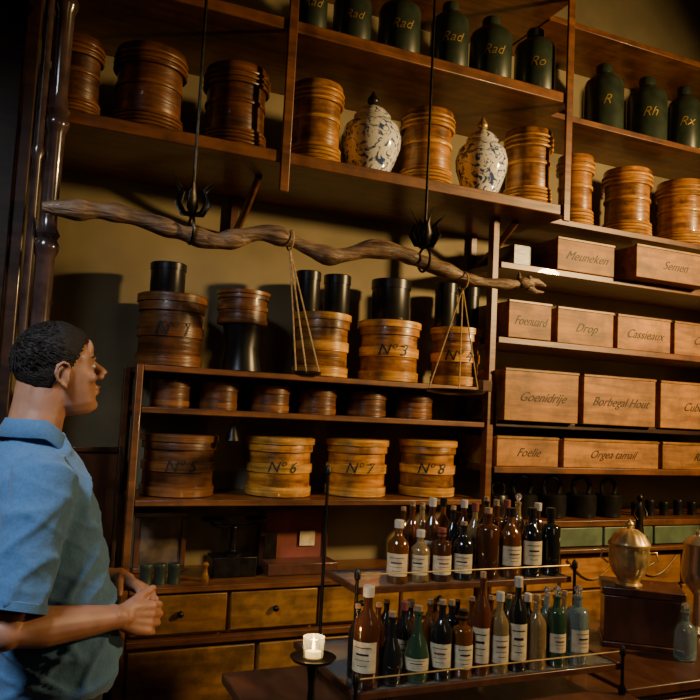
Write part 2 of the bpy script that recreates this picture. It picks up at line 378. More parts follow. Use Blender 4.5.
for a,b,t_,o in [(508,552,'Foenuard',.02),(557,614,'Drop',0),(617,671,'Cassieaux',.0),(674,730,'Caffia',0)]: dbox(a,b,1.949,.165,t_,o,grp=gb)
for a,b,t_,o in [(504,579,'Goenidrije',.045),(583,656,'Borbegal Hout',.04),(660,735,'Cubebae',.03)]: dbox(a,b,1.59,.225,t_,o,grp=gc)
for a,b,t_,o in [(496,559,'Foelie',0),(563,659,'Orgea tamail',0),(662,740,'Radix',0)]: dbox(a,b,1.3935,.13,t_,o,grp=gd)
tag(G().box(0,.11,0,.16,0,.11).obj('small_box',darkw,None,.003,loc=(2.0,-.28,2.277)),'small dark wooden box on the shelf','box')
# handled pots
for u,w in [(497,22),(521,32),(551,30),(581,30),(608,26)]:
    x,y,r,h=place(u,487,520,w,2.70,1.16);h=.105
    e=top('handled_pot','black iron pot with a round ring handle on top','pot',(x,y,1.1605),'black ring-handled pots')
    G().lathe([(r*.85,0),(r*.95,.004),(r,h*.5),(r,h*.93),(r*.9,h),(r*.2,h)],28).obj('body',black,e)
    g=G();R=r*.70;n=22
    g.tube([(R*math.cos(math.pi*(-.2+1.4*k/n)),0,h+R*.62+R*math.sin(math.pi*(-.2+1.4*k/n))) for k in range(n+1)],r*.15,8);g.obj('ring_handle',black,e)
for i in range(6): 
    u=636+i*14;p=P(u,505,2.8);tin(p.x,p.y,1.16,.022,.065+.01*(i%2),'small_jar','small dark lidded jar in a row','small dark jars')
# ---------------- things on the base cabinet
def upr(u0,u1,vt,dist):
    v=550;return P(u0,v,dist).x,P(u1,v,dist).x,P((u0+u1)/2,vt,dist).z
x0,x1,z1=upr(134,186,513,2.92)
e=top('framed_picture','dark wooden framed picture leaning at the wall','picture',((x0+x1)/2,-.12,zt+.001));w=(x1-x0)/2;hh=z1-zt
g=G()
for b in [(-w,w,0,.02,0,.02),(-w,w,0,.02,hh-.02,hh),(-w,-w+.02,0,.02,.0205,hh-.0205),(w-.02,w,0,.02,.0205,hh-.0205)]: g.box(*b)
g.obj('frame',midw,e,.003);G().box(-w+.0205,w-.0205,.008,.014,.0205,hh-.0205).obj('picture_panel',plain('dim_print',(.10,.07,.045),.5,var=.6,sc=14),e)
x0,x1,z1=upr(262,330,507,2.88)
e=top('open_display_case','small reddish-brown wooden case with raised lid and card','case',((x0+x1)/2,-.20,zt+.001));w=(x1-x0)/2;hh=z1-zt
G().box(-w,w,-.06,.06,0,.045).obj('base',midw,e,.004)
g=G()
for b in [(-w,w,.062,.08,0,.02),(-w,w,.062,.08,hh-.02,hh),(-w,-w+.022,.062,.08,.0205,hh-.0205),(w-.022,w,.062,.08,.0205,hh-.0205)]: g.box(*b)
g.obj('lid_frame',midw,e,.003);G().box(-w+.022,w-.022,.068,.078,.021,hh-.021).obj('lining',redp,e)
G().box(-w+.01,-w+.06,.03,.034,.046,.15).obj('lid_stay',iron,e)
G().box(w*.15,w*.6,.0595,.0605,.09,.15).obj('card',paper,e)
x0,x1,z1=upr(204,256,513,2.88);cx=(x0+x1)/2
e=top('letter_scale','black cast-iron scale with two round pans on a beam','scale',(cx,-.20,zt+.0005))
g=G();g.box(-.085,.085,-.05,.05,0,.075);g.lathe([(.04,.075),(.03,.085),(.014,.09),(.012,.17),(.016,.18),(.005,.19)],16);g.obj('stand',iron,e,.003)
g=G();g.tube([(-.085,0,.19),(-.04,0,.18),(0,0,.185),(.04,0,.18),(.085,0,.19)],.006,8);g.obj('beam',iron,e)
for sx in(-.085,.085): G().lathe([(.008,.19),(.01,.20),(.04,.205),(.045,.215),(.04,.216)],20,(sx,0,0)).obj('pan',black,e)
for u,w_,h_,m_ in [(146,15,.06,greent),(160,15,.055,greent),(174,14,.055,greent)]:
    p=P(u,575,2.76);tin(p.x,p.y,zt,.022,.07,'small_jar','small green lidded jar','small green jars',greent)
p=P(205,575,2.76);e=top('pestle','small turned wooden pestle standing upright','pestle',(p.x,p.y,zt+.0005));G().lathe([(.014,0),(.016,.01),(.010,.03),(.008,.05),(.013,.062),(.006,.07)],16).obj('body',honey,e,ang=60)
p=P(233,430,2.76)
e=top('small_bell','little bronze bell hanging below the shelf','bell',(p.x,p.y,1.55))
G().lathe([(.030,-.085),(.028,-.078),(.016,-.045),(.010,-.03),(.004,-.024)],20).obj('body',iron,e);G().tube([(0,0,-.026),(0,0,.0045)],.0015,6).obj('hanger',iron,e)
# ---------------- left side: added darkening cabinet, column, panel
e=top('darkening_cabinet','tall near-black wooden cabinet added to darken the left side','cabinet',(0,0,0))
G().box(-.9,-.02,-.55,-.003,0,4.0).obj('body',darkw,e,.006)  # invented cabinet, added to keep the left edge of the view dark
for x in(-.86,-.44): G().box(x,x+.38,-.57,-.552,.1,3.8).obj('door',darkw,e,.006)
col=top('turned_column','slender dark polished turned column with rings and carved base','column',(.045,-.64,0))
G().box(-.06,.06,-.06,.06,0,1.2).obj('plinth',darkw,col,.006)
polish=plain('polished_dark_wood',(.06,.035,.03),.2,var=.4,coat=.8,sc=20)
pr=[(.05,1.201),(.055,1.23),(.035,1.27),(.05,1.40),(.058,1.50),(.045,1.60),(.03,1.64),(.05,1.67),(.05,1.70),(.028,1.73)]
z=1.73
while z<4.1:
    pr+=[(.026,z+.02),(.028,z+.28),(.036,z+.30),(.040,z+.315),(.030,z+.335),(.038,z+.35),(.028,z+.37)];z+=.38
G().lathe(pr,24).obj('shaft',polish,col,ang=50)
pr2=[(.012,1.73),(.014,2.3),(.02,2.32),(.014,2.34),(.014,3.1),(.02,3.12),(.014,3.14),(.014,4.1)]
G().lathe(pr2,16,(-.045,-.02,0)).obj('slim_shaft',polish,col,ang=50)
p=P(92,500,2.9);e=top('framed_board','brown framed wooden board standing against the wall','board',(p.x,-.1,.0))
za,zb=P(92,548,2.95).z,P(92,452,2.95).z
G().box(-.09,.09,0,.03,za,zb).obj('panel',midw,e,.004);g=G()
g.box(-.10,-.085,-.012,.03,0,zb+.02);g.box(.085,.10,-.012,.03,0,zb+.02);g.box(-.0845,.0845,-.012,-.001,zb-.0,zb+.02);g.obj('frame',darkw,e,.003)
# ---------------- hanging branch and scales
YB=2.25
br=top('hanging_branch','long sinuous brown wooden branch hung horizontally from iron rods','branch',(0,0,0))
pts=[(42,207),(60,208),(80,210),(100,211),(122,214),(150,222),(170,229),(190,235),(215,241),(238,238),(262,233),(285,238),(305,247),(330,256),(350,254),(370,249),(392,251),(410,257),(430,265),(450,272),(470,279),(490,283),(510,284),(528,283)]
rr=[.020,.031,.031,.029,.025,.027,.029,.032,.033,.030,.029,.030,.029,.031,.029,.030,.028,.029,.027,.026,.025,.022,.019,.018]
W=[P(a,b,YB) for a,b in pts]
def cm(ps,rs,k=5):
    o=[];q=[]
    for i in range(len(ps)-1):
        p0,p1,p2,p3=ps[max(i-1,0)],ps[i],ps[i+1],ps[min(i+2,len(ps)-1)]
        for j in range(k):
            t=j/k;o.append(.5*((2*p1)+(p2-p0)*t+(2*p0-5*p1+4*p2-p3)*t*t+(3*p1-p0-3*p2+p3)*t**3));q.append(rs[i]*(1-t)+rs[i+1]*t)
    return o+[ps[-1]],q+[rs[-1]]
ps,rs=cm(W,rr)
rs=[r*(.88+.45*noise.noise(p*16)) for r,p in zip(rs,ps)]
G().tube(ps,rs,14).obj('stem',branchm,br,ang=70)
hp=P(522,284,YB);g=G();k=1.25
g.ell(hp+Vector((.012,0,.004))*k,(.034*k,.018*k,.019*k));g.tube([hp+Vector((.02,0,.010))*k,hp+Vector((.055,0,.012))*k,hp+Vector((.085,0,.004))*k],[.016*k,.011*k,.005],10)
g.tube([hp+Vector((.02,0,-.006))*k,hp+Vector((.05,0,-.018))*k,hp+Vector((.078,0,-.016))*k],[.014*k,.008*k,.004],10)
g.ell(hp+Vector((.018,-.012,.020))*k,(.009,.007,.008))
g.tube([hp+Vector((-.01,0,.015))*k,hp+Vector((-.012,0,.035))*k],[.010,.003],8);g.obj('serpent_head',branchm,br,ang=70)
for uu,vv in [(191,228),(424,258)]:
    p=P(uu,vv,YB);zc=p.z+.034
    rod=top('iron_hanger','black iron ceiling rod ending in a leafy crown clamp','hanger',(p.x,p.y,zc),'iron hangers')
    G().tube([(0,0,.06),(0,0,4.199-zc)],.005,8).obj('rod',iron,rod)
    g=G();q=1.4
    for k in range(6):
        a=k*math.pi/3+.3;c,s_=math.cos(a)*q,math.sin(a)*q
        g.tube([(0,0,.005),(c*.022,s_*.022,.012),(c*.036,s_*.036,.045),(c*.026,s_*.026,.08),(c*.056,s_*.056,.125)],[.008,.013,.014,.009,.001],7,flat=.45)
    g.lathe([(.010,.01),(.018,.03),(.012,.07),(.005,.10)],12);g.obj('crown',iron,rod,ang=60)
    g=G();g.torus(.042,.0045,0,24,6);g.xf(Matrix.Translation((0,0,-.040))@Matrix.Rotation(math.pi/2,4,'Y'));g.obj('clamp_ring',iron,rod)
def scalepan(u,v,zp,R,uc,lab,dark=True):
    a=P(u,v,YB);c=P(uc,395,YB)
    e=top('hanging_scale_pan',lab,'scale pan',(c.x,c.y,zp),'hanging scale pans')
    ax=a-Vector((c.x,c.y,zp))-Vector((0,0,.016))
    G().lathe([(R*.4,-.010),(R*.95,-.002),(R,.008),(R*.97,.009),(R*.9,.002),(R*.2,-.004)],36).obj('pan',darkw,e,ang=60)
    g=G()
    for k in range(3):
        t=k*2*math.pi/3+.1;q=Vector((R*.97*math.cos(t),R*.97*math.sin(t),.006));g.tube([q,q*.5+ax*.5,ax],.0026,6)
    g.obj('cord',rope,e)
    g=G();g.torus(.032,.003,0,24,6);g.xf(Matrix.Translation(ax+Vector((0,0,.028)))@Matrix.Rotation(math.pi/2,4,'Y'));g.obj('cord_loop',rope,e)
scalepan(463,284,P(455,392,YB).z,.105,455,'dark round wooden scale pan hung on three twine cords')
scalepan(290,244,P(306,374,YB).z,.045,306,'small dark scale pan hung on twine cords')
p=P(486,400,YB-.0);tag(G().box(-.02,.02,-.015,.015,0,.04).obj('scale_weight',midw,None,.003,loc=(P(480,395,YB).x,p.y-.03,P(455,392,YB).z+.0075)),'small square brown weight lying in the pan','weight')
# ---------------- counter, rack, bottles
ct=top('counter','dark wooden shop counter under the bottle rack','counter',(0,0,0))
G().box(.60,1.67,1.58-D,2.17-D,.80,.83).obj('counter_top',midw,ct,.005);G().box(.63,1.64,1.61-D,2.14-D,0,.7995).obj('body',darkw,ct)
ch=top('wooden_chest','waist-high brown wooden chest beside the counter','chest',(0,0,0))
G().box(1.69,2.75,1.72-D,2.35-D,.80,.83).obj('chest_top',midw,ch,.005);G().box(1.71,2.73,1.74-D,2.33-D,0,.7995).obj('body',midw,ch,.004)
for i in range(3): G().box(1.73+i*.335,2.05+i*.335,1.725-D,1.7395-D,.50,.78).obj('drawer',midw,ch,.004)
rk=top('bottle_rack','two-tier glass and wood rack crowded with old bottles','rack',(0,0,0))
ZT=[.91,1.112];X0,X1=.80,1.65
def tray(x0,x1,d0,d1,z):
    G().box(x0+.011,x1-.011,d0-D+.011,d1-D-.011,z-.008,z).obj('tray',glassm,rk)
    g=G()
    g.box(x0,x1,d0-D,d0-D+.0105,z-.014,z+.004);g.box(x0,x1,d1-D-.0105,d1-D,z-.014,z+.004);g.box(x0,x0+.0105,d0-D+.011,d1-D-.011,z-.014,z+.004);g.box(x1-.0105,x1,d0-D+.011,d1-D-.011,z-.014,z+.004)
    g.obj('tray_edge',midw,rk,.002)
    g=G();g.tube([(x0,d0-D-.004,z+.04),(x1,d0-D-.004,z+.04)],.0022,8);g.obj('rail',brass,rk)
tray(X0,X1,1.70,2.13,ZT[0]);tray(X0+.09,X1-.02,1.900,2.13,ZT[1])
for x,d,z in [(X0+.004,1.695,.955),(X1-.004,1.695,.955),(X0+.086,1.892,1.16),(X1-.016,1.892,1.16),(X0+.086,2.137,1.42),(X1-.016,2.137,1.24)]:
    g=G();g.lathe([(.010,.8305),(.012,.845),(.005,.86),(.005,z-.02),(.009,z-.015),(.009,z),(.003,z+.01)],12,(x,d-D,0));g.obj('post',iron,rk)
BS={'round':[(.90,0),(1,.03),(1,.56),(.93,.64),(.45,.74),(.34,.78),(.32,.90),(.40,.91),(.40,.94),(.30,.94)],
'slim':[(.92,0),(1,.02),(1,.60),(.80,.68),(.40,.76),(.34,.80),(.34,.90),(.42,.91),(.42,.94),(.3,.94)],
'square':[(.92,0),(1,.02),(1,.70),(.85,.74),(.42,.77),(.38,.80),(.38,.88),(.48,.885),(.48,.92),(.3,.92)],
'bulb':[(.7,0),(.85,.02),(1,.18),(1,.34),(.75,.52),(.42,.64),(.32,.72),(.30,.88),(.40,.89),(.40,.93),(.28,.93)]}
def bottle(u,vt,w,dist,zs,style,col,lab,cap='cork',hmax=.5):
    r=w/2*dep(u,600,dist)/F*1.04;v=600.
    for _ in range(5): 
        q=P(u,v,dist);v+=(q.z-(zs+.08))*F/dep(u,v,dist)
    x=q.x;h=min(P(u,vt,dist).z-zs,hmax)
    names={'amber':'amber','brown':'dark brown','dark':'near-black','green':'green','blue':'pale blue','clear':'straw-coloured','red':'red-brown'}
    e=top('bottle','%s glass %s bottle %s'%(names[col],{'round':'shouldered','slim':'slender','square':'straight-sided','bulb':'bulbous'}[style],'with a cream paper label' if lab else 'without label'),'bottle',(x,dist-D,zs+.0008),'old bottles in the rack',random.uniform(-.5,.3)-.3)
    pr=[(a*r,b*h) for a,b in BS[style]]
    G().lathe(pr,22).obj('glass_body',BC[col],e,ang=40)
    zc=pr[-1][1];rc=r*.33
    if cap=='cork': G().lathe([(rc,zc+.0005),(rc*1.05,h),(rc*.3,h+.001)],14).obj('stopper',cork,e)
    elif cap=='glass': G().lathe([(rc*.7,zc+.0005),(rc*.6,zc+.006),(rc*1.2,zc+.014),(rc*1.3,zc+.02),(rc*.5,zc+.028)],14).obj('stopper',glassm,e,ang=60)
    else: G().lathe([(rc*1.35,zc-.012),(rc*1.4,h-.002),(rc*1.2,h),(rc*.3,h)],14).obj('cap',whitecap if cap=='white' else (redp if cap=='red' else black),e)
    if lab:
        z0,z1=h*random.uniform(.12,.2),h*random.uniform(.44,.54);R=r*1.012+.0004;g=G();n=14;vv=[];ff=[]
        if style=='bulb': z0,z1=h*.18,h*.34
        for k in range(n+1):
            a=-math.pi/2+(-1.15+2.3*k/n);vv+=[(R*math.cos(a),R*math.sin(a),z0),(R*math.cos(a),R*math.sin(a),z1)]
        ff=[(2*k,2*k+2,2*k+3,2*k+1) for k in range(n)]
        g.add(vv,ff);lo_=g.obj('paper_label',paper,e)
        vv=[];ff=[]
        R+=.0005
        for (za_,zb_,aw) in ((.80,.83,.7),(.56,.63,.5),(.40,.42,.6),(.22,.24,.4)):
            k0=len(vv)
            for k in range(n+1):
                a=-math.pi/2+(-aw+2*aw*k/n);vv+=[(R*math.cos(a),R*math.sin(a),z0+(z1-z0)*za_),(R*math.cos(a),R*math.sin(a),z0+(z1-z0)*zb_)]
            ff+=[(k0+2*k,k0+2*k+2,k0+2*k+3,k0+2*k+1) for k in range(n)]
        G().add(vv,ff).obj('printed_lines',redp if random.random()<.4 else ink,lo_)
z=ZT[1]
for u,vt,w,st,c,l_,cp in [(398,520,21,'round','amber',1,'white'),(420,530,19,'round','clear',1,'white'),(441,528,20,'square','brown',1,'red'),(463,522,20,'round','dark',1,'cork'),(487,508,23,'square','brown',0,'cork'),(510,508,21,'round','amber',1,'black'),(531,508,20,'slim','dark',1,'black'),(550,508,19,'square','dark',0,'black')]:
    bottle(u,vt,w,1.955,z,st,c,l_,cp)
for u,vt,w,st,c,l_,cp in [(411,502,16,'round','red',0,'cork'),(431,498,17,'slim','brown',1,'white'),(452,506,16,'round','dark',0,'cork'),(474,503,16,'slim','clear',1,'red'),(495,500,17,'square','brown',0,'cork'),(517,498,16,'round','clear',0,'glass'),(537,503,16,'round','brown',1,'white')]:
    bottle(u,vt,w,2.02,z,st,c,l_,cp)
for u,vt,w,st,c,l_,cp in [(402,507,15,'slim','brown',0,'cork'),(421,503,15,'round','clear',0,'cork'),(442,498,15,'slim','amber',0,'black'),(463,500,15,'round','brown',0,'white'),(485,497,15,'slim','dark',0,'cork'),(506,500,15,'round','red',0,'red')]:
    bottle(u,vt,w,2.085,z,st,c,l_,cp)
z=ZT[0]
for u,vt,w,st,c,l_,cp in [(366,586,25,'slim','brown',1,'white'),(391,612,23,'bulb','dark',0,'cork'),(417,606,24,'bulb','green',1,'cork'),(441,600,21,'round','dark',1,'cork'),(462,610,20,'square','amber',1,'black'),(481,572,17,'slim','red',1,'cork'),(499,592,18,'round','clear',1,'white'),(517,577,18,'slim','dark',1,'white'),(536,595,19,'round','clear',0,'cork'),(556,590,18,'square','green',1,'glass'),(577,590,21,'square','blue',1,'glass')]:
    bottle(u,vt,w,1.75,z,st,c,l_,cp,.30)
for u,vt,w,st,c,l_,cp in [(356,596,16,'slim','dark',0,'cork'),(377,600,16,'round','brown',0,'cork'),(403,598,17,'slim','dark',1,'red'),(429,598,16,'round','amber',0,'cork'),(451,600,17,'square','dark',0,'cork'),(471,592,15,'slim','red',0,'cork'),(490,590,15,'round','brown',0,'cork'),(508,590,16,'round','green',0,'cork'),(527,592,16,'slim','dark',1,'white'),(546,590,16,'round','blue',0,'glass'),(564,588,16,'slim','clear',0,'cork')]:
    bottle(u,vt,w,1.82,z,st,c,l_,cp,.185)
for i,u in enumerate([386,410,434,457,480,502,524,545]):
    bottle(u,600,16,1.99,z,['round','slim','square'][i%3],['dark','brown','amber','dark','red'][i%5],0,['cork','white','cork'][i%3],.17)
# candle
p=P(313,658,1.72)
e=top('candle_stand','iron footed dish carrying a burning tealight in glass','candle',(p.x,p.y,.8305))
zd=p.z-.8305
G().lathe([(.04,0),(.042,.006),(.012,.02),(.008,zd*.6),(.014,zd-.012),(.05,zd-.004),(.056,zd+.004),(.052,zd+.004),(.02,zd-.002)],28).obj('dish',iron,e,ang=60)
G().lathe([(.020,zd+.001),(.024,zd+.004),(.027,zd+.05),(.0262,zd+.05),(.023,zd+.006),(.01,zd+.004)],24).obj('glass_cup',glassm,e,ang=60)
G().lathe([(.018,zd+.005),(.018,zd+.02),(.004,zd+.021)],18).obj('wax',wax,e)
G().lathe([(.001,zd+.022),(.004,zd+.028),(.003,zd+.036),(.0006,zd+.046)],10).obj('flame',flame,e,ang=80)
L=bpy.data.lights.new('candle_light','POINT');L.energy=1.0;L.color=(1,.52,.18);L.shadow_soft_size=.01
o=link(bpy.data.objects.new('candle_light',L));o.location=(p.x,p.y,p.z+.055)
# urn on casket
C=P(640,620,2.06);w=.128;rzc=-math.radians(38)
zb=P(640,590,1.99).z
e=top('wooden_casket','dark brown wooden casket with overhanging lid','box',(C.x,C.y,.8305),None,rzc);hb=zb-.8305
G().box(-w,w,-.085,.085,.019,hb-.03).obj('body',midw,e,.004);G().box(-w-.008,w+.008,-.093,.093,hb-.0295,hb).obj('lid',midw,e,.005);G().box(-w-.006,w+.006,-.091,.091,0,.0185).obj('plinth',midw,e,.003)
U=P(629,560,2.05)
e=top('lidded_urn','polished brass lidded urn with ribbed dome and finial','urn',(U.x,U.y,zb+.001));r=.070;hu=P(629,519,2.05).z-zb
n=56
def ribbed(pr,ribs=14):
    g=G();v=[];f=[]
    for j,(rr_,zz,am) in enumerate(pr):
        for i in range(n):
            a=2*math.pi*i/n;q=rr_*(1+am*abs(math.sin(ribs*a/2))-am);v.append((q*math.cos(a),q*math.sin(a),zz))
    for j in range(len(pr)-1):
        for i in range(n): i2=(i+1)%n;f.append((j*n+i,j*n+i2,(j+1)*n+i2,(j+1)*n+i))
    f.append(tuple(range(n-1,-1,-1)));f.append(tuple((len(pr)-1)*n+i for i in range(n)));g.add(v,f);return g
ribbed([(r*.62,0,0),(r*.66,hu*.03,0),(r*.5,hu*.06,0),(r*.55,hu*.1,0),(r*.82,hu*.2,.05),(r*.97,hu*.35,.05),(r,hu*.5,.04),(r*.95,hu*.58,0),(r*1.04,hu*.6,0),(r*1.04,hu*.62,0),(r*.9,hu*.62,0)]).obj('body',brass,e,ang=60)
ribbed([(r*1.02,hu*.625,0),(r*1.02,hu*.64,0),(r*.92,hu*.68,.05),(r*.75,hu*.77,.06),(r*.4,hu*.84,.05),(r*.12,hu*.86,0)]).obj('lid',brass,e,ang=60)
G().lathe([(r*.1,hu*.86),(r*.22,hu*.9),(r*.2,hu*.94),(r*.08,hu*.97),(r*.04,hu)],14).obj('finial',brass,e,ang=70)
for s_ in(-1,1):
    g=G();g.tube([(s_*r*.98,0,hu*.5),(s_*r*1.3,0,hu*.52),(s_*r*1.35,0,hu*.40),(s_*r*1.0,0,hu*.32)],.004,8);g.xf(Matrix.Rotation(-.6,4,'Z'));g.obj('handle',brass,e,ang=70)
x=P(645,530,2.24).x;zf=P(645,496,2.24).z
e=top('figurine','slim dark bronze figurine on a turned stand','figurine',(x+.03,2.30-D,.8305));hf=zf-.8305
G().lathe([(.032,0),(.032,.02),(.015,.04),(.012,hf-.20),(.03,hf-.18),(.034,hf-.165),(.01,hf-.160)],18).obj('stand',darkw,e)
g=G();g.loft([(0,0,hf-.16,.022,.018),(0,0,hf-.12,.016,.013),(.002,0,hf-.08,.014,.011),(0,0,hf-.05,.020,.013),(0,0,hf-.034,.008,.008),(0,0,hf-.03,.007,.007)],16,2)
g.ell((0,0,hf-.016),(.012,.013,.016));g.tube([(.018,0,hf-.05),(.034,-.004,hf-.075),(.022,-.014,hf-.09)],[.006,.005,.004],8);g.tube([(-.018,0,hf-.05),(-.032,0,hf-.08),(-.02,-.01,hf-.10)],[.006,.005,.004],8);g.obj('figure',iron,e,ang=70)
x=P(698,560,2.1).x;z0=.8305
e=top('silver_pot','polished silver pot with domed lid on tall foot','pot',(x,2.10-D,z0));zz=P(697,590,2.1).z-z0;zu=P(697,532,2.1).z-z0
G().lathe([(.05,0),(.052,.01),(.02,.03),(.014,zz-.02),(.03,zz),(.055,zz+.03),(.062,zz+.07),(.05,zu-.05),(.054,zu-.045),(.03,zu-.02),(.008,zu-.01),(.012,zu),(.003,zu+.01)],32).obj('body',silver,e,ang=50)
p=P(690,650,1.86);e=top('blue_glass_flask','pale blue glass flask standing on the chest','bottle',(p.x,1.88-D,.8305))
G().lathe([(.03,0),(.036,.006),(.036,.09),(.028,.11),(.012,.125),(.012,.15),(.017,.152),(.017,.158),(.01,.158)],24).obj('glass_body',BC['blue'],e)
G().lathe([(.010,.1585),(.016,.168),(.012,.18),(.003,.185)],14).obj('stopper',glassm,e,ang=60)
# ---------------- the man
def remesh(g,name,mat,parent,vox,it=6,fac=.5):
    o=g.obj(name,mat,parent)
    m=o.modifiers.new('r','REMESH');m.mode='VOXEL';m.voxel_size=vox;m.use_smooth_shade=True
    s=o.modifiers.new('s','SMOOTH');s.factor=fac;s.iterations=it
    bpy.context.view_layer.update()
    me=bpy.data.meshes.new_from_object(o.evaluated_get(bpy.context.evaluated_depsgraph_get()))
    o.modifiers.clear();o.data=me
    if not me.materials: me.materials.append(mat)
    me.polygons.foreach_set('use_smooth',[True]*len(me.polygons))
    return o
man=top('person','man in light blue polo shirt, hands clasped, looking up','person',(.065,-1.14,0),rz=math.radians(8))
HM=Matrix.Translation((.020,0,1.650))@Matrix.Rotation(math.radians(4),4,'Z')@Matrix.Rotation(math.radians(-10),4,'Y')@Matrix.Scale(.915,4)
hd=G()
hd.ell((-.006,0,.030),(.098,.076,.092))
hd.loft([(.038,0,-.110,.032,.026),(.040,0,-.100,.045,.040),(.032,0,-.080,.056,.052),(.026,0,-.055,.060,.058),(.028,0,-.030,.062,.062),(.026,0,-.005,.064,.066),(.022,0,.015,.066,.068),(.020,0,.040,.071,.070),(.012,0,.070,.068,.064)],32,2.3)
hd.ell((.075,0,-.090),(.019,.022,.017))
hd.ell((.083,0,.034),(.015,.046,.010));hd.ell((.078,0,.060),(.016,.045,.030))
hd.tube([(.084,0,.030),(.097,0,.014),(.111,0,-.001),(.119,0,-.014)],[.009,.0095,.011,.0125],12)
for s_ in(-1,1):
    hd.ell((.103,s_*.013,-.018),(.013,.009,.009));hd.ell((.066,s_*.042,-.016),(.020,.018,.018))
    q=Matrix.Rotation(s_*.30,3,'Z')@Matrix.Rotation(-.2,3,'Y')
    hd.ell((-.008,s_*.076,-.004),(.016,.007,.028),q)
    hd.tube([(a,s_*b0,c0) for a,b0,c0 in [(.006,.074,-.004),(.010,.076,.010),(.006,.083,.024),(-.006,.088,.031),(-.022,.092,.024),(-.029,.092,.006),(-.024,.088,-.012),(-.013,.082,-.026),(-.001,.076,-.036)]],[.005,.0055,.005,.005,.005,.005,.005,.0055,.006],8)
hd.ell((.090,0,-.045),(.014,.023,.007));hd.ell((.087,0,-.059),(.013,.021,.008))
hd.xf(HM)
hd.tube([(-.000,0,1.62),(-.010,0,1.56),(-.024,0,1.50),(-.03,0,1.44)],[.053,.053,.060,.075],24)
hd.tube([(-.026,0,1.66),(-.032,0,1.58),(-.040,0,1.48)],[.042,.043,.052],16)
b=hd
b.loft([(.04,0,.90,.10,.14),(.055,0,1.02,.115,.15),(.035,0,1.15,.11,.155),(.005,0,1.30,.108,.17),(-.015,0,1.42,.09,.165),(-.02,0,1.47,.07,.10)],28)
SR,ER,WR=Vector((-.02,-.185,1.42)),Vector((-.085,-.245,1.13)),Vector((.165,-.165,1.115))
SL,EL,WL=Vector((-.015,.185,1.42)),Vector((-.0,.26,1.14)),Vector((.225,.045,1.145))
def arm(g,s,e,w,k=1):
    g.tube([s,s.lerp(e,.25),s.lerp(e,.5),s.lerp(e,.8),e,e.lerp(w,.3),e.lerp(w,.65),e.lerp(w,.88),w],[.055*k,.052*k,.048*k,.043*k,.036*k,.042*k,.035*k,.028*k,.026*k],16)
    g.ell(e,(.037*k,.037*k,.037*k))
arm(b,SR,ER,WR);arm(b,SL,EL,WL)
def hand(g,w,d,nrm,side,curl,tdir):
    d=d.normalized();nrm=(nrm-d*nrm.dot(d)).normalized();s=d.cross(nrm)*side
    R=Matrix((d,s,nrm)).transposed()
    for off in(-.028,-.010,.009,.027): g.tube([w+d*.0+s*off*.45,w+d*.04+s*off*.85,w+d*.088+s*off],[.017,.0165,.0125],12)
    g.ell(w+d*.035+s*.022-nrm*.008,(.032,.017,.015),R);g.tube([w-d*.03,w+d*.02],[.027,.022],12)
    for k,(off,l,rad) in enumerate([(.029,.072,.0086),(.0095,.080,.0089),(-.0105,.075,.0086),(-.030,.058,.0076)]):
        base=w+d*(.090-abs(off)*.25)+s*off*1.06;pp=[w+d*.06+s*off];a=0;q=base;rr_=[rad]
        pp.append(base);rr_.append(rad*1.12)
        for j,fr in enumerate((.46,.30,.24)):
            a+=curl[j]*(1+.05*k);dirv=d*math.cos(a)-nrm*math.sin(a)
            pp.append(q+dirv*l*fr*.5);rr_.append(rad*(.98-.06*j))
            q=q+dirv*l*fr;pp.append(q.copy());rr_.append(rad*(1.03-.12*j))
        g.tube(pp,rr_,10);g.ell(pp[-1],(rad*.78,)*3,None,10,8)
    t0=w+d*.018+s*.024;u=(d*tdir[0]+s*tdir[1]-nrm*tdir[2]).normalized()
    u2=(u+d*.5-nrm*.25).normalized()
    t1=t0+u*.042;t2=t1+u2*.032;t3=t2+u2*.022
    g.tube([t0,t0.lerp(t1,.5),t1,t2,t3],[.015,.0125,.0115,.0105,.008],10);g.ell(t3,(.008,)*3,None,10,8)
hand(b,WR,Vector((.92,.36,-.22)),Vector((.35,-.92,.10)),-1,(.35,.50,.35),(.75,.5,.2))
hand(b,WL,Vector((.30,-.90,-.06)),Vector((.45,.15,.88)),1,(.30,.85,.6),(.7,.5,.3))
for s_ in(-1,1):
    b.tube([(.02,s_*.085,.92),(.03,s_*.095,.70),(.03,s_*.10,.48),(.01,s_*.105,.30),(.0,s_*.11,.08)],[.095,.085,.058,.054,.04],16)
    b.ell((.07,s_*.115,.035),(.125,.042,.033))
bo=remesh(b,'body',skinm,man,.0036,3,.5)
for s_ in(-1,1):
    g=G();g.ell((.0775,s_*.031,.012),(.0125,.0135,.0075));g.xf(HM);ey=g.obj('eye',eyew,man)
    g=G();g.ell((.0885,s_*.031,.012),(.0025,.0055,.0055));g.xf(HM);g.obj('iris',eyed,ey)
    g=G();g.tube([(.097,s_*.012,.034),(.094,s_*.028,.040),(.078,s_*.050,.035)],[.003,.0045,.002],8);g.xf(HM);g.obj('eyebrow',hairm,man)
g=G();g.ell((.0955,0,-.0455),(.0095,.020,.0042));g.ell((.0925,0,-.0575),(.0095,.017,.0052));g.xf(HM);g.obj('lips',lipm,man)
g=G();g.ell((-.008,0,.034),(.101,.080,.095),None,110,72)
def keep(p):
    x,y,z=p;j=.007*noise.noise(Vector((x*50,y*50,z*20)))
    if x>.062: return z>.072+.02*abs(y)/.08+j
    if x>.040: return z>.072-(.062-x)*1.2+j
    if x>.012: return z>.040-(.040-x)*1.4+j
    if x>-.008: return z>-.002+(.012-x)*1.5+j
    if x>-.036: return z>.030-(-.008-x)*2.6+j
    return z>-.056+j
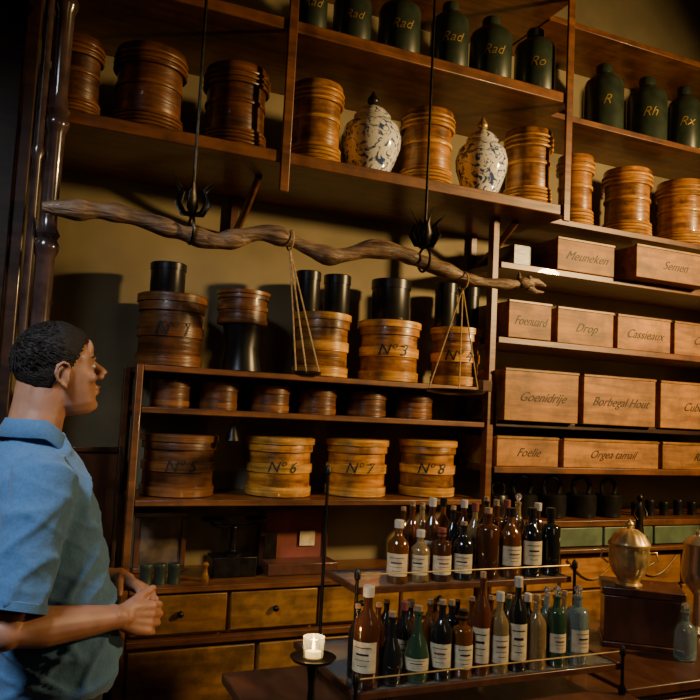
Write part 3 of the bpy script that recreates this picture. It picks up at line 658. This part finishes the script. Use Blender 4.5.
vs=g.v;fs=[f for f in g.f if len(f)==4 and all(keep(vs[i]) for i in f) or (len(f)>4 and vs[f[0]][2]>0)]
used=sorted({i for f in fs for i in f});mp={k:i for i,k in enumerate(used)}
h2=G();h2.v=[vs[i] for i in used];h2.f=[tuple(mp[i] for i in f) for f in fs]
h2.v=[tuple(Vector(p)+(Vector(p)-Vector((-.009,0,.034))).normalized()*(.003*noise.noise(Vector((p[0]*40,p[1]*70,p[2]*40)))+(.011*min(1,max(0,(p[2]-.04)/.06))*(1 if p[0]>-.0 else .6)))) for p in h2.v]
h2.xf(HM);ho=h2.obj('hair',hairm,man,ang=80);sm=ho.modifiers.new('s','SOLIDIFY');sm.thickness=.014;sm.offset=-1
g=G();random.seed(9)
for i in range(1500):
    th=random.uniform(0,2*math.pi);ph=math.acos(random.uniform(-.05,1))
    p=Vector((math.sin(ph)*math.cos(th)*.103-.008,math.sin(ph)*math.sin(th)*.082,math.cos(ph)*.104+.034))
    if not keep(p): continue
    nn=(p-Vector((-.01,0,.03))).normalized();tv=Vector((.5+random.uniform(-.2,.2),p.y*4,-.25 if p.x<0 else .25));dr=(tv-nn*nn.dot(tv)).normalized()
    l=random.uniform(.010,.018);g.tube([p-nn*.004,p+nn*.001+dr*l*.5,p+nn*.0015+dr*l],[.0022,.0018,.0004],4)
g.xf(HM);o=g.obj('hair_tufts',hairm,ho,ang=80)
s=G()
s.loft([(.045,0,.935,.136,.168),(.056,0,.97,.143,.174),(.058,0,1.03,.148,.178),(.045,0,1.12,.142,.180),(.022,0,1.22,.135,.188),(.004,0,1.32,.130,.198),(-.010,0,1.40,.118,.192),(-.018,0,1.445,.100,.150),(-.022,0,1.485,.078,.092),(-.022,0,1.512,.062,.066)],36)
cuffs=[]
for a_,e_ in((SR,ER),(SL,EL)):
    a2=a_+Vector((0,.06 if a_.y<0 else -.06,.005))
    s.tube([a2,a_,a_.lerp(e_,.3),a_.lerp(e_,.62),a_.lerp(e_,.84)],[.058,.070,.068,.065,.067],20);cuffs.append((a_,e_))
so=remesh(s,'polo_shirt',shirtm,man,.006,6,.5)
def fold(q): 
    r=1-abs(noise.noise(q))*2.4
    return r*r*r if r>0 else r*.3
for v in so.data.vertices:
    p=v.co;nn=v.normal
    f1=fold(Vector((p.x*4+p.z*4,p.y*4,p.z*8-p.x*7)));f2=fold(Vector((p.x*4+2,p.y*5-p.z*3,p.z*19+p.x*9)))
    lowf=max(0,min(1,(1.20-p.z)/.2))
    v.co=p+nn*(.010*f1+.008*f2*(.4+.65*lowf)-.004+.002*noise.noise(p*45))
for a_,e_ in cuffs:
    g=G();c0,c1=a_.lerp(e_,.80),a_.lerp(e_,.87);g.tube([c0,c0.lerp(c1,.1),c1.lerp(c0,.1),c1],[.062,.0695,.0695,.062],24);g.obj('sleeve_cuff',shirtm,man)
g=G();n=40;v=[];f=[]
for k in range(n+1):
    a=.22+(2*math.pi-.44)*k/n;c_,s__=math.cos(a),math.sin(a);fr=max(0,c_);dz=-.048*fr**1.5
    X=-.018
    v+=[(X+.062*c_,.064*s__,1.498+dz),(X+.062*c_,.065*s__,1.536+dz),(X+.067*c_,.070*s__,1.540+dz),(X+.084*c_,.094*s__,1.502+dz*1.5-.012*fr)]
for k in range(n): f+=[(4*k+j,4*k+4+j,4*k+5+j,4*k+1+j) for j in range(3)]
g.add(v,f);c=g.obj('collar',shirtm,man,ang=80);m=c.modifiers.new('s','SOLIDIFY');m.thickness=.004
t_=G();t_.loft([(.035,0,.84,.132,.165),(.04,0,.90,.130,.163),(.045,0,.955,.128,.160)],28)
for s_ in(-1,1): t_.tube([(.03,s_*.082,.90),(.03,s_*.092,.70),(.03,s_*.10,.48),(.01,s_*.105,.25),(.0,s_*.11,.05)],[.105,.098,.078,.070,.068],18)
remesh(t_,'trousers',jeans,man,.009,5)
for s_ in(-1,1):
    g=G();g.ell((.07,s_*.115,.045),(.145,.052,.045));g.v=[(x,y,max(.001,z)) for x,y,z in g.v];g.obj('shoe',shoem,man)
# ---------------- lights
def area(name,loc,tgt,size,e,col,spread=None):
    L=bpy.data.lights.new(name,'AREA');L.shape='DISK';L.size=size;L.energy=e;L.color=col
    if spread:L.spread=math.radians(spread)
    o=link(bpy.data.objects.new(name,L));o.location=loc
    o.rotation_euler=(Vector(tgt)-Vector(loc)).to_track_quat('-Z','Y').to_euler();return o
area('warm_lamp',(3.8,-2.5,2.7),(1.7,-.1,1.95),.22,62,(1,.66,.27),100)
area('window_light',(-1.0,-2.6,3.2),(.1,-1.1,1.3),.6,9,(.76,.87,1),60)
area('room_fill',(1.8,-4.6,2.6),(1.5,0,1.6),1.2,4,(1,.74,.42))
w=bpy.data.worlds.new('world');S.world=w;w.use_nodes=True
w.node_tree.nodes['Background'].inputs[0].default_value=(.5,.45,.4,1);w.node_tree.nodes['Background'].inputs[1].default_value=.01
